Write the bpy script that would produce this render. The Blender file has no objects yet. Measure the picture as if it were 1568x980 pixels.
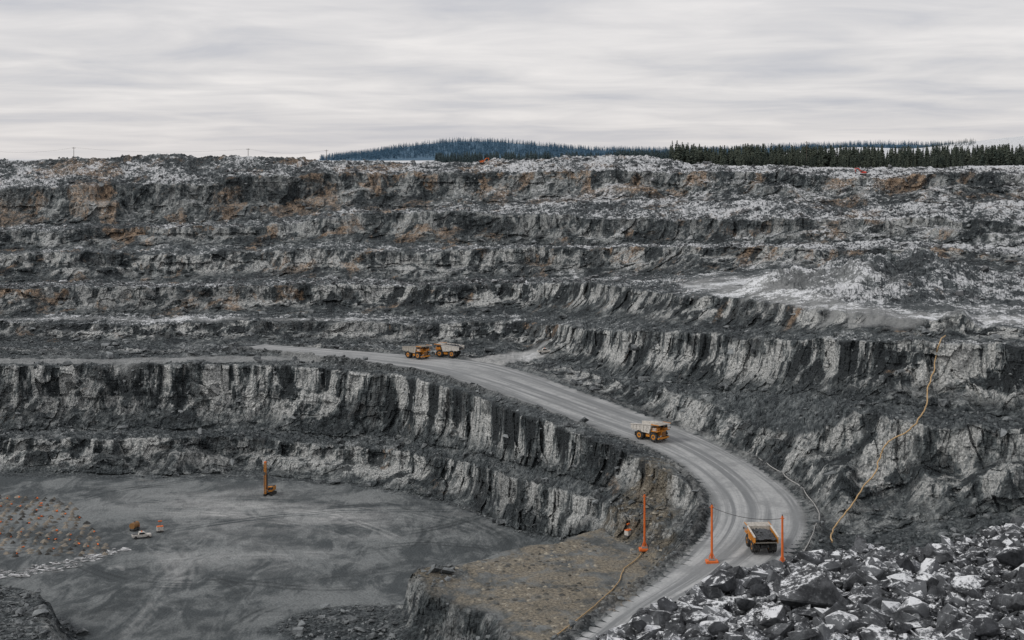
import bpy, bmesh, math, random
import numpy as np
from mathutils import Vector, Matrix
random.seed(7); rng=np.random.default_rng(11)
F=1568*50/36.0; HY=243.0; CX=784.0
scene=bpy.context.scene
col=scene.collection
# ------------------------------------------------------------------ noise
_perm=rng.permutation(256).astype(np.int32)
_val=(rng.random(256)*2-1).astype(np.float32)
def _h(x,y,z): return _val[_perm[(_perm[(_perm[x&255]+y)&255]+z)&255]]
def vn(x,y,z):
    x=np.asarray(x,np.float32);y=np.asarray(y,np.float32)+np.zeros_like(x);z=np.asarray(z,np.float32)+np.zeros_like(x)
    xi=np.floor(x).astype(np.int32);yi=np.floor(y).astype(np.int32);zi=np.floor(z).astype(np.int32)
    u=x-xi;v=y-yi;w=z-zi
    u=u*u*(3-2*u);v=v*v*(3-2*v);w=w*w*(3-2*w)
    def L(a,b,t): return a+(b-a)*t
    return L(L(L(_h(xi,yi,zi),_h(xi+1,yi,zi),u),L(_h(xi,yi+1,zi),_h(xi+1,yi+1,zi),u),v),
             L(L(_h(xi,yi,zi+1),_h(xi+1,yi,zi+1),u),L(_h(xi,yi+1,zi+1),_h(xi+1,yi+1,zi+1),u),v),w)
def fbm(x,y,z,o=4,g=0.5):
    s=0;a=1;t=0
    for i in range(o):
        s=s+a*vn(x*2**i+17.3*i,y*2**i+5.1*i,z*2**i+9.7*i);t+=a;a*=g
    return s/t
def cell(x,y,z):
    xi=np.floor(x).astype(np.int32);yi=np.floor(y+0*x).astype(np.int32);zi=np.floor(z+0*x).astype(np.int32)
    return _h(xi,yi,zi)
def sstep(a,b,x):
    t=np.clip((x-a)/(b-a),0,1);return t*t*(3-2*t)
# ------------------------------------------------------------------ nodes
def newmat(name):
    m=bpy.data.materials.new(name);m.use_nodes=True;nt=m.node_tree;nt.nodes.clear();return m,nt
def nd(nt,t,ins=None,**props):
    n=nt.nodes.new(t)
    for k,v in props.items(): setattr(n,k,v)
    if ins:
        for k,v in ins.items():
            s=n.inputs[k]
            if isinstance(v,bpy.types.NodeSocket): nt.links.new(v,s)
            else: s.default_value=v
    return n
def mth(nt,op,a,b=None,c=None,clamp=False):
    n=nt.nodes.new('ShaderNodeMath');n.operation=op;n.use_clamp=clamp
    for i,v in enumerate((a,b,c)):
        if v is None: continue
        if isinstance(v,bpy.types.NodeSocket): nt.links.new(v,n.inputs[i])
        else: n.inputs[i].default_value=v
    return n.outputs[0]
def mixc(nt,f,a,b,bt='MIX'):
    n=nt.nodes.new('ShaderNodeMix');n.data_type='RGBA';n.blend_type=bt
    for s,v in ((n.inputs[0],f),(n.inputs[6],a),(n.inputs[7],b)):
        if isinstance(v,bpy.types.NodeSocket): nt.links.new(v,s)
        else: s.default_value=v if not isinstance(v,tuple) else (*v,1.0)[:4]
    return n.outputs[2]
def mr(nt,v,a,b,c=0.0,d=1.0):
    n=nt.nodes.new('ShaderNodeMapRange');n.interpolation_type='SMOOTHSTEP'
    nt.links.new(v,n.inputs[0])
    for i,q in enumerate((a,b,c,d)): n.inputs[i+1].default_value=q
    return n.outputs[0]
def noise(nt,vec,scale,detail=6,rough=0.6,dist=0.0):
    return nd(nt,'ShaderNodeTexNoise',{'Vector':vec,'Scale':scale,'Detail':detail,'Roughness':rough,'Distortion':dist}).outputs['Fac']
def vmul(nt,vec,s):
    return nd(nt,'ShaderNodeVectorMath',{0:vec,1:s},operation='MULTIPLY').outputs[0]
def finish(nt,colr,rough=0.9,bump=None,bs=0.5,bd=1.0,metal=0.0,spec=0.3):
    b=nd(nt,'ShaderNodeBsdfPrincipled')
    for k,v in (('Base Color',colr),('Roughness',rough),('Metallic',metal),('Specular IOR Level',spec)):
        if isinstance(v,bpy.types.NodeSocket): nt.links.new(v,b.inputs[k])
        else: b.inputs[k].default_value=(*v,1.0) if isinstance(v,tuple) else v
    if bump is not None:
        bn=nd(nt,'ShaderNodeBump',{'Height':bump,'Strength':bs,'Distance':bd})
        nt.links.new(bn.outputs[0],b.inputs['Normal'])
    o=nd(nt,'ShaderNodeOutputMaterial');nt.links.new(b.outputs[0],o.inputs[0])
def simple(name,c,rough=0.6,var=0.25,scale=1.5,dirt=(0.12,0.115,0.105),dirtamt=0.35,metal=0.0):
    m,nt=newmat(name)
    tc=nd(nt,'ShaderNodeTexCoord').outputs['Object']
    n1=noise(nt,tc,scale,6,0.65);n2=noise(nt,tc,scale*5,4,0.6)
    a=mixc(nt,mr(nt,n2,0.3,0.7),tuple(q*(1-var) for q in c),c)
    b=mixc(nt,mr(nt,n1,0.42,0.7,0,dirtamt*1.5),a,dirt)
    finish(nt,b,rough,n2,0.2,0.02,metal)
    return m
# ------------------------------------------------------------------ fast mesh
def mkmesh(name,V,Fc,mats,smooth=False,attrs=None,matidx=None):
    V=np.ascontiguousarray(V,np.float32);Fc=np.ascontiguousarray(Fc,np.int32)
    me=bpy.data.meshes.new(name);k=Fc.shape[1];n=len(Fc)
    me.vertices.add(len(V));me.vertices.foreach_set('co',V.ravel())
    me.loops.add(n*k);me.loops.foreach_set('vertex_index',Fc.ravel())
    me.polygons.add(n);me.polygons.foreach_set('loop_start',np.arange(0,n*k,k,dtype=np.int32))
    me.update(calc_edges=True)
    me.polygons.foreach_set('use_smooth',np.full(n,smooth,dtype=bool))
    if attrs:
        for an,A in attrs.items():
            at=me.attributes.new(an,'FLOAT_COLOR','POINT');at.data.foreach_set('color',np.ascontiguousarray(A,np.float32).ravel())
    for m in mats: me.materials.append(m)
    ob=bpy.data.objects.new(name,me);col.objects.link(ob);return ob
# ------------------------------------------------------------------ terrain control lines (surveyed contour lines: bearing, dip, distance)
PX=np.concatenate([np.arange(-500,-20,5.),np.arange(-20,1590,1.3),np.arange(1590,2100,5.)]);NC=len(PX)
def gs(a,s):
    k=np.arange(-int(3*s),int(3*s)+1);w=np.exp(-k*k/(2*s*s));w/=w.sum()
    return np.convolve(np.pad(a,len(k)//2,mode='edge'),w,mode='valid')
def L(pts,sm=14):
    p=np.array(pts,float);py=gs(np.interp(PX,p[:,0],p[:,1]),sm);d=gs(np.interp(PX,p[:,0],p[:,2]),sm)
    return d,-(py-HY)/F*d
def LZ(pts,sm=10):
    p=np.array(pts,float);return gs(np.interp(PX,p[:,0],p[:,2]),sm),gs(np.interp(PX,p[:,0],p[:,1]),sm)
def cd(pts,d,sm=10): return L([(a,b,d) for a,b in pts],sm)
lines=[]  # name,d,z
def add(n,dz): lines.append([n,dz[0].copy(),dz[1].copy()])
add('H0',LZ([(0,-10,20000)]));add('H1',LZ([(0,-12,7000)]));add('H2',LZ([(0,-12,5600)]))
add('H3',cd([(-500,247),(480,247),(510,241),(560,236),(610,227),(650,221),(700,217),(760,217),(810,222),(900,230),(960,231),(1050,232),(1200,226),(1350,221),(1450,223),(1568,227),(2100,230)],4500))
add('H4',cd([(0,247)],3500))
add('H5',cd([(-500,246),(1100,246),(1200,234),(1300,225),(1400,228),(1470,219),(1520,213),(1568,208),(1700,210),(2100,225)],2500))
add('H6',cd([(0,248),(1568,249)],1700))
add('P1',cd([(0,245),(600,251),(800,250),(1000,250),(1100,254),(1568,252)],1100))
add('rim',L([(-400,243,880),(0,243,880),(200,240,880),(400,240,880),(500,246,885),(600,250,890),(700,250,890),(800,244,880),(900,241,870),(1000,236,850),(1050,250,830),(1200,258,790),(1400,262,760),(1568,259,740),(1950,256,720)]))
add('c1c',L([(0,286,845),(200,284,845),(400,274,850),(600,266,855),(800,264,840),(1000,262,815),(1200,268,765),(1400,272,735),(1568,270,715)]))
add('c1t',L([(0,343,825),(400,338,825),(600,322,830),(800,312,815),(1000,308,790),(1200,312,740),(1400,316,710),(1568,318,690)]))
add('c2c',L([(0,350,806),(400,347,806),(600,330,806),(800,324,785),(1000,332,755),(1200,336,700),(1568,338,655)]))
add('c2t',L([(0,380,790),(600,374,788),(800,375,770),(1000,372,740),(1200,372,685),(1568,372,640)]))
add('c3c',L([(0,388,768),(400,387,768),(600,383,768),(800,381,750),(1000,380,715),(1200,380,660),(1568,384,615)]))
add('c3t',L([(0,432,745),(600,428,745),(800,428,730),(1000,426,690),(1200,416,630),(1400,410,600),(1568,410,585)]))
add('c4c',L([(0,441,716),(600,438,711),(800,438,700),(900,436,650),(1000,445,580),(1100,455,530),(1200,466,490),(1300,480,455),(1400,488,435),(1568,500,415)]))
add('c4t',L([(0,483,695),(600,482,690),(800,485,672),(900,490,615),(1000,495,548),(1100,500,512),(1200,507,474),(1300,512,442),(1400,516,424),(1568,520,405)]))
add('c5c',L([(0,493,665),(400,492,665),(600,492,655),(800,494,645),(900,500,590),(1000,505,525),(1100,512,490),(1200,519,455),(1300,522,428),(1400,524,412),(1568,527,395)]))
add('c5t',L([(0,520,650),(400,524,645),(600,522,640),(700,530,632),(800,540,615),(900,560,568),(1000,580,508),(1100,594,474),(1200,603,440),(1300,615,412),(1400,622,396),(1568,640,380)]))
add('w2c',L([(0,530,630),(600,530,625),(700,536,618),(800,546,603),(900,572,550),(1000,597,495),(1100,620,460),(1200,632,424),(1300,638,398),(1400,645,382),(1568,665,363)]))
add('w2t',L([(0,540,610),(600,540,608),(700,546,600),(800,560,577),(900,600,522),(1000,642,474),(1100,692,424),(1200,742,393),(1240,785,378),(1300,825,362),(1400,800,362),(1568,780,350)]))
add('c6c',L([(0,557,590),(400,556,590),(500,560,585),(600,573,565),(700,598,531),(800,634,478),(900,670,441),(1000,708,413),(1060,745,392),(1085,790,370),(1100,850,338),(1200,866,330),(1300,880,325),(1568,880,320)],8))
add('c6t',L([(0,655,575),(400,655,575),(600,672,554),(700,690,522),(800,712,473),(900,738,434),(1000,775,401),(1060,810,378),(1085,842,352),(1100,860,335),(1200,880,327),(1568,900,315)],8))
add('c7c',L([(0,670,561),(400,670,561),(600,688,543),(700,706,513),(800,735,467),(900,762,428),(1000,795,393),(1060,820,372),(1085,850,346),(1100,865,332),(1200,885,324),(1568,910,312)],8))
add('c7t',LZ([(0,-121,549),(400,-121,545),(560,-121,528),(700,-121,499),(800,-120.5,459),(860,-117,438),(900,-110,421),(1000,-104,384),(1060,-102,365),(1100,-97,325),(1568,-98,305)],8))
add('f1',LZ([(0,-121,530),(560,-121,515),(700,-121,485),(800,-121,450),(880,-120,425),(900,-115,410),(1000,-108,374),(1060,-104,355),(1100,-98,320),(1568,-98,302)],8))
add('n1',LZ([(0,-121,300),(800,-121,300),(1000,-110,290),(1100,-100,285),(1568,-100,285)]))
de=[(-500,32),(840,35),(900,37.6),(930,39.0),(1000,41.6),(1100,44.2),(1200,46.4),(1260,47.6),(1400,47.4),(1500,49.4),(1568,51.4),(1700,53),(2100,54)]
dx_=[a for a,b in de];dy_=[b for a,b in de]
dep=np.interp(PX,dx_,dy_)+.5*vn(PX/38,0*PX,0*PX)
lines.append(['n2',dep+75,np.full(NC,-88.)])
lines.append(['n3',dep+4,np.full(NC,-18.5)])
lines.append(['n4',dep,np.full(NC,-13.65)])
lines.append(['n5',np.full(NC,24.),np.full(NC,-13.5)])
lines.append(['n6',np.full(NC,4.),np.full(NC,-13.3)])
IDX={l[0]:i for i,l in enumerate(lines)}
# scalloped pit walls
def jit(names,amp,seed,zamp,ws=95):
    off=amp*fbm(PX/ws,np.full(NC,seed*3.7),0*PX,3)
    lo_=1.0*zamp*vn(PX/130,np.full(NC,seed*5.3),0*PX)
    for n in names:
        l=lines[IDX[n]];l[1]+=off
        l[2]+=lo_+1.1*zamp*fbm(PX/30,np.full(NC,seed*9.1+len(n)+ord(n[-1])),0*PX,5,0.62)*(1.0 if n[-1]=='c' else 0.7)
jit(['c1c','c1t'],9,1,2.6);jit(['c2c','c2t'],9,2,2.3);jit(['c3c','c3t'],9,3,1.6);jit(['c4c','c4t'],8,4,1.3);jit(['c5c','c5t'],6,5,1.5)
jit(['w2c'],5,6,2.2);jit(['c6c','c6t'],3.5,7,0.7,60);jit(['c7c'],3,8,0.8,50);jit(['rim'],4,9,1.8,70)
lines[IDX['c7t']][1]+=2.5*fbm(PX/50,np.full(NC,8*3.7),0*PX,3)
for i in range(1,len(lines)):
    lines[i][1]=np.minimum(lines[i][1],lines[i-1][1]-1.0)
seginfo={ # cliff, snowL, snowR, rustL,rustR, smooth
 'H0':(0,.6,.6,0,0,.5),'H1':(0,.6,.6,0,0,.5),'H2':(0,.2,.2,0,0,.5),'H3':(0,.1,.1,0,0,.5),'H4':(0,.9,.9,0,0,.5),'H5':(0,.9,.9,0,0,.5),'H6':(0,.9,.9,0,0,.5),'P1':(0,.7,.85,.1,.1,.4),
 'rim':(.15,.33,.50,.5,.38,0),'c1c':(1,.08,.27,.58,.58,0),'c1t':(0,.24,.40,.42,.3,0),'c2c':(1,.06,.22,.44,.36,0),'c2t':(0,.22,.42,.25,.15,0),'c3c':(1,.04,.16,.34,.5,0),
 'c3t':(0,.24,.24,.12,.15,.15),'c4c':(1,.02,.06,.38,.15,0),'c4t':(0,.22,.12,.1,.05,.1),'c5c':(1,.02,.04,.16,.1,0),'c5t':(0,.06,.05,.05,.05,.1),'w2c':(.9,0,.03,.05,.12,0),
 'w2t':(0,0,0,0,0,.35),'c6c':(1,0,0,.05,.08,0),'c6t':(0,.05,0,.1,.1,0),'c7c':(1,0,0,.14,.16,0),'c7t':(0,0,0,0,0,1),'f1':(0,0,0,0,0,1),'n1':(.5,0,0,0,0,0),'n2':(.5,.1,.1,0,0,0),'n3':(.3,.4,.4,0,0,0),'n4':(0,.4,.4,0,0,0),'n5':(0,.4,.4,0,0,0)}
inm=(PX>-20)&(PX<1590)
RD=[];RZ=[];RC=[];RT=[];RS=[];RR=[];RM=[];RSEG=[]
rx=sstep(500,1100,PX)
for i in range(len(lines)-1):
    n,d0,z0=lines[i];_,d1,z1=lines[i+1];ci,sl,sr,rl,rr,sm=seginfo[n]
    p0=HY-F*z0/d0;p1=HY-F*z1/d1
    k=int(max(6,np.percentile(np.abs(p1-p0)[inm],90)/(1.0 if n=='f1' else 1.3)))
    if n=='H3':k=14
    if n in('c3t','w2t'):k=max(k,40)
    if n=='rim':k=max(k,34)
    if n in('n1','n2'):k=16
    if n=='n4':k=50
    big_=n in('c6c','c4c','c5c')
    t0=.5+.22*vn(PX/70,np.full(NC,i*4.1),0*PX)
    mm=np.clip(fbm(PX/75,np.full(NC,i*7.7+3),0*PX,3)*2.2+.3,0,.8)*(.35 if big_ else .85)
    tal=np.clip(.25+.9*vn(PX/55,np.full(NC,i*2.9+8),0*PX),.02,.85)*(.45 if big_ else .95)
    for j in range(k):
        t=j/k
        if ci>=0.9:
            td=(1-tal)*(.30*t+.70*t**5)+tal*(.2*t+.8*t**2.2)
            td=(1-mm)*td+mm*(.35*td+.65*sstep(t0-.07,t0+.07,t));tz=t
        else: td=t;tz=t
        RD.append(d0+(d1-d0)*td);RZ.append(z0+(z1-z0)*tz)
        RC.append(ci);RT.append(t);RSEG.append(i)
        RS.append(sl+(sr-sl)*rx);RR.append(rl+(rr-rl)*rx);RM.append(sm)
RD.append(lines[-1][1]);RZ.append(lines[-1][2]);RC.append(0);RT.append(1);RSEG.append(len(lines)-2);RS.append(0.4+0*PX);RR.append(0*PX);RM.append(0)
D=np.array(RD,np.float32);Z=np.array(RZ,np.float32);NR=len(D)
SEG=np.array(RSEG);T=np.array(RT,np.float32)
CL=np.array(RC,np.float32);SM=np.array(RM,np.float32)
SN=np.array(RS,np.float32);RU=np.array(RR,np.float32)
PXg=np.broadcast_to(PX[None,:],(NR,NC)).astype(np.float32)
AX=(PXg-CX)/F
X=AX*D
CLm=np.repeat(gs(CL.astype(float),1.2)[:,None],NC,1).astype(np.float32)
SMm=np.repeat(gs(SM.astype(float),1.2)[:,None],NC,1).astype(np.float32)
pb=(SEG==IDX['c3t'])[:,None]&(PXg>1000)
SMm=np.where(pb,np.maximum(SMm,0.55*sstep(1000,1080,PXg)),SMm)
SMm=np.where((SEG==IDX['w2t'])[:,None]&(PXg>1150),SMm*sstep(1260,1150,PXg),SMm)
def w2(px,py,z):
    d=-z*F/(py-HY);return np.array([(px-CX)/F*d,d])
def polydist(P,poly,closed=True):
    out=np.full(P.shape[0],1e9,np.float32);ins=np.zeros(P.shape[0],bool);n=len(poly)
    for i in range(n):
        a=poly[i];b=poly[(i+1)%n]
        ab=b-a;t=np.clip(((P-a)@ab)/(ab@ab),0,1);q=a+t[:,None]*ab
        out=np.minimum(out,np.hypot(*(P-q).T))
        c=((a[1]>P[:,1])!=(b[1]>P[:,1]))&(P[:,0]<(b[0]-a[0])*(P[:,1]-a[1])/(b[1]-a[1]+1e-9)+a[0]);ins^=c
    return np.where(ins,-out,out)
reg=(D>270)&(D<560)
idx=np.nonzero(reg);P=np.stack([X[idx],D[idx]],1)
wob=5*fbm(P[:,0]/14,P[:,1]/14,0*P[:,0],5,.6)
zr=Z[idx]
plat=[w2(a,b,-107.) for a,b in [(655,876),(700,862),(770,845),(850,826),(950,800),(1040,800),(1030,900),(960,960),(850,1010),(745,940),(695,912),(655,903)]]
s=polydist(P,np.array(plat))+wob
h=-121+3.0*sstep(13,5,s)+10.6*sstep(5.5,0,s)+0.5*np.clip(-s,0,3)/3
platm=np.zeros_like(D);pm=sstep(1.5,-3.0,s+wob*.5);platm[idx]=pm
zr=np.maximum(zr,np.where(s<13,h,-200))
face=np.zeros_like(D);face[idx]=sstep(8,5,s)*sstep(-1.5,.5,s)
slopem=np.zeros_like(D);slopem[idx]=sstep(16,9,s)*(1-sstep(1.5,-1.5,s))
cor=[w2(a,b,-112.) for a,b in [(-200,850),(-60,880),(35,905),(75,960),(60,1100),(-250,1100)]]
s2=polydist(P,np.array(cor))+wob
zr=np.maximum(zr,np.where(s2<9,-121+9.5*sstep(8,0,s2),-200))
slopem[idx]=np.maximum(slopem[idx],sstep(13,8,s2))
face[idx]=np.maximum(face[idx],sstep(8,5,s2)*sstep(-1.5,.5,s2))
rb=np.hypot((P[:,0]-w2(560,965,-121)[0])/24,(P[:,1]-w2(560,965,-121)[1])/20)
zr=zr+3.0*np.exp(-rb*rb*1.5);slopem[idx]=np.maximum(slopem[idx],sstep(1.3,0.7,rb+0.05*wob))
Z[idx]=zr
CLm=np.maximum(CLm,face*.85)
# ------------------------------------------------------------------ road
rp=[((395,533),(385,526),-82.3),((500,546),(500,533),-82.6),((600,557),(600,541),-83),((690,578),(705,545),-83.6),((760,600),(780,563),-84.5),((840,627),(865,593),-85.5),((920,657),(952,624),-86.7),
 ((1000,686),(1050,661),-88.2),((1048,712),(1125,697),-90),((1078,745),(1188,733),-91.5),((1090,775),(1226,768),-93),((1082,805),(1238,802),-94.5),((1052,838),(1222,842),-96),((1000,882),(1165,885),-98),((935,932),(1065,935),-100),((865,985),(990,990),-102),((780,1050),(920,1050),-105)]
Lp=np.array([w2(a[0],a[1],z) for a,b,z in rp]);Rp=np.array([w2(b[0],b[1],z) for a,b,z in rp]);zc=np.array([z for *_,z in rp])
def catm(A,m=14):
    A=np.asarray(A,float)
    if A.ndim==1:A=A[:,None]
    out=[]
    n=len(A)
    for i in range(n-1):
        p0=A[max(i-1,0)];p1=A[i];p2=A[i+1];p3=A[min(i+2,n-1)]
        for j in range(m):
            t=j/m;out.append(0.5*((2*p1)+(-p0+p2)*t+(2*p0-5*p1+4*p2-p3)*t*t+(-p0+3*p1-3*p2+p3)*t**3))
    out.append(A[-1]);return np.array(out)
mid=catm((Lp+Rp)/2);dirv=np.gradient(mid,axis=0);dirv/=np.linalg.norm(dirv,axis=1)[:,None]
nrm=np.stack([-dirv[:,1],dirv[:,0]],1)
LR=catm(Rp-Lp);hw=np.abs((LR*nrm).sum(1))/2;hw=gs(np.clip(hw,6,17),8);zc=gs(catm(zc)[:,0],6)
rd=np.full(D.shape,999.,np.float32)
reg=(D>265)&(D<700)&(PXg>250)&(PXg<1420)
idx=np.nonzero(reg);P=np.stack([X[idx],D[idx]],1).astype(np.float32)
best=np.full(len(P),1e9,np.float32);bi=np.zeros(len(P),int)
for k in range(0,len(mid),2):
    dd=(P[:,0]-mid[k,0])**2+(P[:,1]-mid[k,1])**2
    m=dd<best;best[m]=dd[m];bi[m]=k
al=((P-mid[bi])*nrm[bi]).sum(1)
best=np.where(best<60**2,np.maximum(np.abs(al),np.sqrt(best)-1.5),np.sqrt(best))
e=best-hw[bi];zz=zc[bi]
zt=Z[idx]
fs_=np.where(bi<14*8,6.0,np.where(bi<14*10,6.0-4.9*(bi-14*8)/28.,1.1))
lo=zz-0.2-np.clip(e-3.2,0,None)*fs_;up=zz-0.2+np.clip(e-3.5,0,None)*1.35
ww=e<60
zt2=np.where(ww,np.clip(zt,lo,up),zt)
Z[idx]=zt2
rd[idx]=e
berm=np.zeros_like(D);berm[idx]=np.exp(-((e-2.3)/1.3)**2)*1.5
emb=np.zeros_like(D);emb[idx]=((zt2>zt+0.6)&(e>1)).astype(np.float32)
nearroad=np.clip((rd-0.6)/5,0,1)
def mound(px,py,z,r,h,ry=None):
    c=w2(px,py,z);ry=ry or r
    q=((X-c[0])/r)**2+((D-c[1])/ry)**2
    return h*np.clip(1-np.sqrt(q),0,1)**0.9
Z+=mound(772,534,-83.3,9,3.5)*1+mound(832,545,-84,6,1.2)
Z+=mound(1470,494,-50,7,4,8)
pile=mound(1300,446,-50,42,10,60)+mound(1430,440,-48,45,11,60)+mound(1200,448,-51,22,5,25)
Z+=pile*(0.75+0.6*fbm(X/9,D/9,0*X,4,.6))
SMm=SMm*(1-sstep(0.3,1.5,pile));SN=SN+0.10*sstep(0.3,1.5,pile)
RST=[int(np.argmax(D[::-1,c]>120)) for c in range(NC)]
def loc(px,py):
    c=int(np.argmin(np.abs(PX-px)));pc=HY-F*Z[:,c]/D[:,c]
    for r in range(NR-1-RST[c],0,-1):
        if pc[r]<=py:
            r0=min(r+1,NR-1);t=0 if pc[r0]==pc[r] else (py-pc[r])/(pc[r0]-pc[r]);t=min(max(t,0),1)
            d=D[r,c]+(D[r0,c]-D[r,c])*t;z=Z[r,c]+(Z[r0,c]-Z[r,c])*t
            return Vector(((px-CX)/F*d,d,z))
    return Vector((0,500,-100))
def zat(x,y):
    px=CX+F*x/y;c=int(np.argmin(np.abs(PX-px)));return float(np.interp(y,D[::-1,c],Z[::-1,c]))
TR=np.zeros_like(D)
def path(pts,wd,amt):
    q=[loc(*p) for p in pts];q=catm([(a.x,a.y) for a in q],6)
    mnx,mny=q.min(0)-wd*2;mxx,mxy=q.max(0)+wd*2
    ii=np.nonzero((X>mnx)&(X<mxx)&(D>mny)&(D<mxy));P=np.stack([X[ii],D[ii]],1)
    o=np.full(len(P),1e9)
    for i in range(len(q)-1):
        ab=q[i+1]-q[i];t=np.clip(((P-q[i])@ab)/(ab@ab+1e-9),0,1);o=np.minimum(o,np.hypot(*(P-q[i]-t[:,None]*ab).T))
    o+=wd*0.35*vn(P[:,0]/5,P[:,1]/5,0*P[:,0])
    TR[ii]=np.maximum(TR[ii],amt*sstep(wd,wd*0.55,o))
path([(0,553),(200,552),(330,550),(430,549),(500,546),(600,548)],6,.36)
path([(0,489),(190,489),(300,489),(420,490),(560,490)],6,.3)
path([(740,556),(770,548),(805,543)],12,.7)
path([(1060,433),(1150,440),(1250,462),(1330,476),(1430,486),(1568,490),(1700,495)],11,.42)
path([(1100,428),(1220,426),(1300,428)],18,.25)
pathm=np.clip(TR*2.2,0,1)
# ------------------------------------------------------------------ displacement
Tg=np.repeat(T[:,None],NC,1)
w=(D<960).astype(np.float32)*nearroad*(1-pathm)
zs=Z
r1=fbm(X/26,D/26,zs/90,3)*5.0
wx=2.2*vn(X/9,D/9,zs/9)
r2=(1-np.abs(fbm((X+wx)/8,D/8,zs/34,3))*2)*2.4
bl=cell((X+wx)/3.4,(D+wx)/4.5,(zs+0.5*wx)/5.4)*0.7+cell((X-wx)/1.7,D/2.5,zs/3)*0.35
big=cell((X+wx*2)/8.5,D/14,zs/14)*1.5
disp=(r1*0.8+r2+bl+big)*CLm*w
far=D>60
D2=D-np.where(far,disp*sstep(900,860,D)*(1-.5*face),0)
rough=(1-SMm)*w*sstep(905,880,D)
n3=fbm(X/4.5,D2/4.5,zs/4.5,4,0.6)
zd=rough*(1-.55*CLm)*(n3*1.6+1.0*fbm(X/17,D2/17,0*X,2)+0.45*cell(X/1.6+n3,D2/1.8,0*X))+SMm*w*(0.35*fbm(X/14,D2/14,0*X,3))
zd*=np.where(D<60,0.15,1.0)
rimw=np.exp(-((D-lines[IDX['rim']][1][None,:])/26)**2)
zd+=rimw*(1.3*fbm(X/9,D/9,0*X,4,0.65)+0.5*cell(X/4,D/4,0*X))
zd+=berm*(0.65+0.7*vn(X/4,D/4,0*X))
Z=Z+zd
D=D2;X=AX*D
X=X.astype(np.float32)
fl=(SEG>=IDX['c7t'])&(SEG<IDX['n1']);fr=np.nonzero(fl)[0];r0,r1_=fr[0],fr[-1]+1
fx=X[r0:r1_];fy=D[r0:r1_];tf=np.zeros_like(fx)
r_=np.random.default_rng(5)
ww1=2.5*vn(fx/34,fy/34,0*fx)
def arc(c,rad,a0,a1,amt,wd=0.5,g=1.4):
    dx=fx-c[0];dy=fy-c[1];rr=np.hypot(dx,dy)+ww1
    m0=np.abs(rr-rad)<4
    o=np.zeros_like(fx);ang=np.arctan2(dy[m0],dx[m0]);L_=(a1-a0);u=((ang-a0)%(2*math.pi))/L_
    fade=sstep(0,.2,u)*sstep(1,.8,u);q=rr[m0]
    o[m0]=fade*amt*(sstep(wd+.6,wd-.3,np.abs(q-rad-g))+sstep(wd+.6,wd-.3,np.abs(q-rad+g)));return o
for i in range(90):
    c=w2(r_.uniform(60,600),r_.uniform(770,960),-121)+r_.uniform(-40,40,2);rad=r_.uniform(15,130);a=r_.uniform(0,6.28)
    tf+=arc(c,rad,a,a+r_.uniform(.4,1.4),r_.uniform(-.6,.30),r_.uniform(.3,.8))
for i in range(16):
    c=w2(215,930,-121);off=r_.uniform(-10,10);cx=c[0]-170+off
    tf+=arc((cx,c[1]+r_.uniform(-25,15)),170+r_.uniform(-3,3),-.6,.4,r_.uniform(-.25,.22),.5)
brk=.5+.5*fbm(fx/9,fy/9,0*fx,4,.6)
tf*=sstep(.25,.58,brk)*1.1
def blob(px,py,sx,sy,a):
    c=w2(px,py,-121);return a*np.exp(-((fx-c[0]+3*ww1)/sx)**2-((fy-c[1]+4*ww1)/sy)**2)
tf+=(blob(215,930,8,34,.36)+blob(330,780,42,26,.32)+blob(540,800,40,20,.32)+blob(470,870,30,20,.18)+blob(250,850,24,16,.16)+blob(370,930,26,22,-.3)+blob(130,830,20,40,-.25)+blob(120,950,16,20,-.35)+blob(560,870,30,16,-.2))*sstep(.25,.65,.5+.5*fbm(fx/16,fy/7,0*fx,5,.65))*1.7
TR[r0:r1_]+=tf*(1-platm[r0:r1_])*(1-slopem[r0:r1_])
SMo=np.clip(SMm*(1-slopem),0,1)*np.where(emb>0,0.0,1)
SMo=np.maximum(SMo,pathm*.8)
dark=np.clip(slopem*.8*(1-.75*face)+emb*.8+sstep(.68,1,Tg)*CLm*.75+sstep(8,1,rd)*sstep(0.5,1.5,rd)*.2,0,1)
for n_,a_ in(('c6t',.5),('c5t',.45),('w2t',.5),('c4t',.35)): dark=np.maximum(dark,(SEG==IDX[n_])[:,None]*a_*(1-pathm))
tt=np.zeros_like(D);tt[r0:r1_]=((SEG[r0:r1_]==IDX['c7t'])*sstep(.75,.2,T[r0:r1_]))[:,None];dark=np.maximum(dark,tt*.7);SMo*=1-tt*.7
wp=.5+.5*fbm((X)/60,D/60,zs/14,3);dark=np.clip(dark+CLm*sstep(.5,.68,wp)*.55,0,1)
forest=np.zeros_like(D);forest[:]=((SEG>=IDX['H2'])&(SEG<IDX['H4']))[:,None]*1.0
ws_={'c6c':1.3,'c5c':1.3,'c4c':1.2,'c7c':1.05,'w2c':1.1,'c3c':.95,'c2c':.65,'c1c':.5}
wallw=np.array([ws_.get(lines[s][0],.3) for s in SEG])
streak=np.maximum(wallw[:,None]*CLm*(1-sstep(.62,.98,Tg)),face*.6)
m1=np.stack([CLm,np.clip(SN,0,1),RU,SMo],-1).reshape(-1,4)
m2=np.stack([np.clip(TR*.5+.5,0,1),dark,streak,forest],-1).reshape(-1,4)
m3=np.stack([platm,np.clip(berm/1.5,0,1),Tg,0*D],-1).reshape(-1,4)
ii=np.arange(NR*NC).reshape(NR,NC)
Q=np.stack([ii[:-1,:-1],ii[1:,:-1],ii[1:,1:],ii[:-1,1:]],-1).reshape(-1,4)
V=np.stack([X,D,Z],-1).reshape(-1,3)
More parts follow.
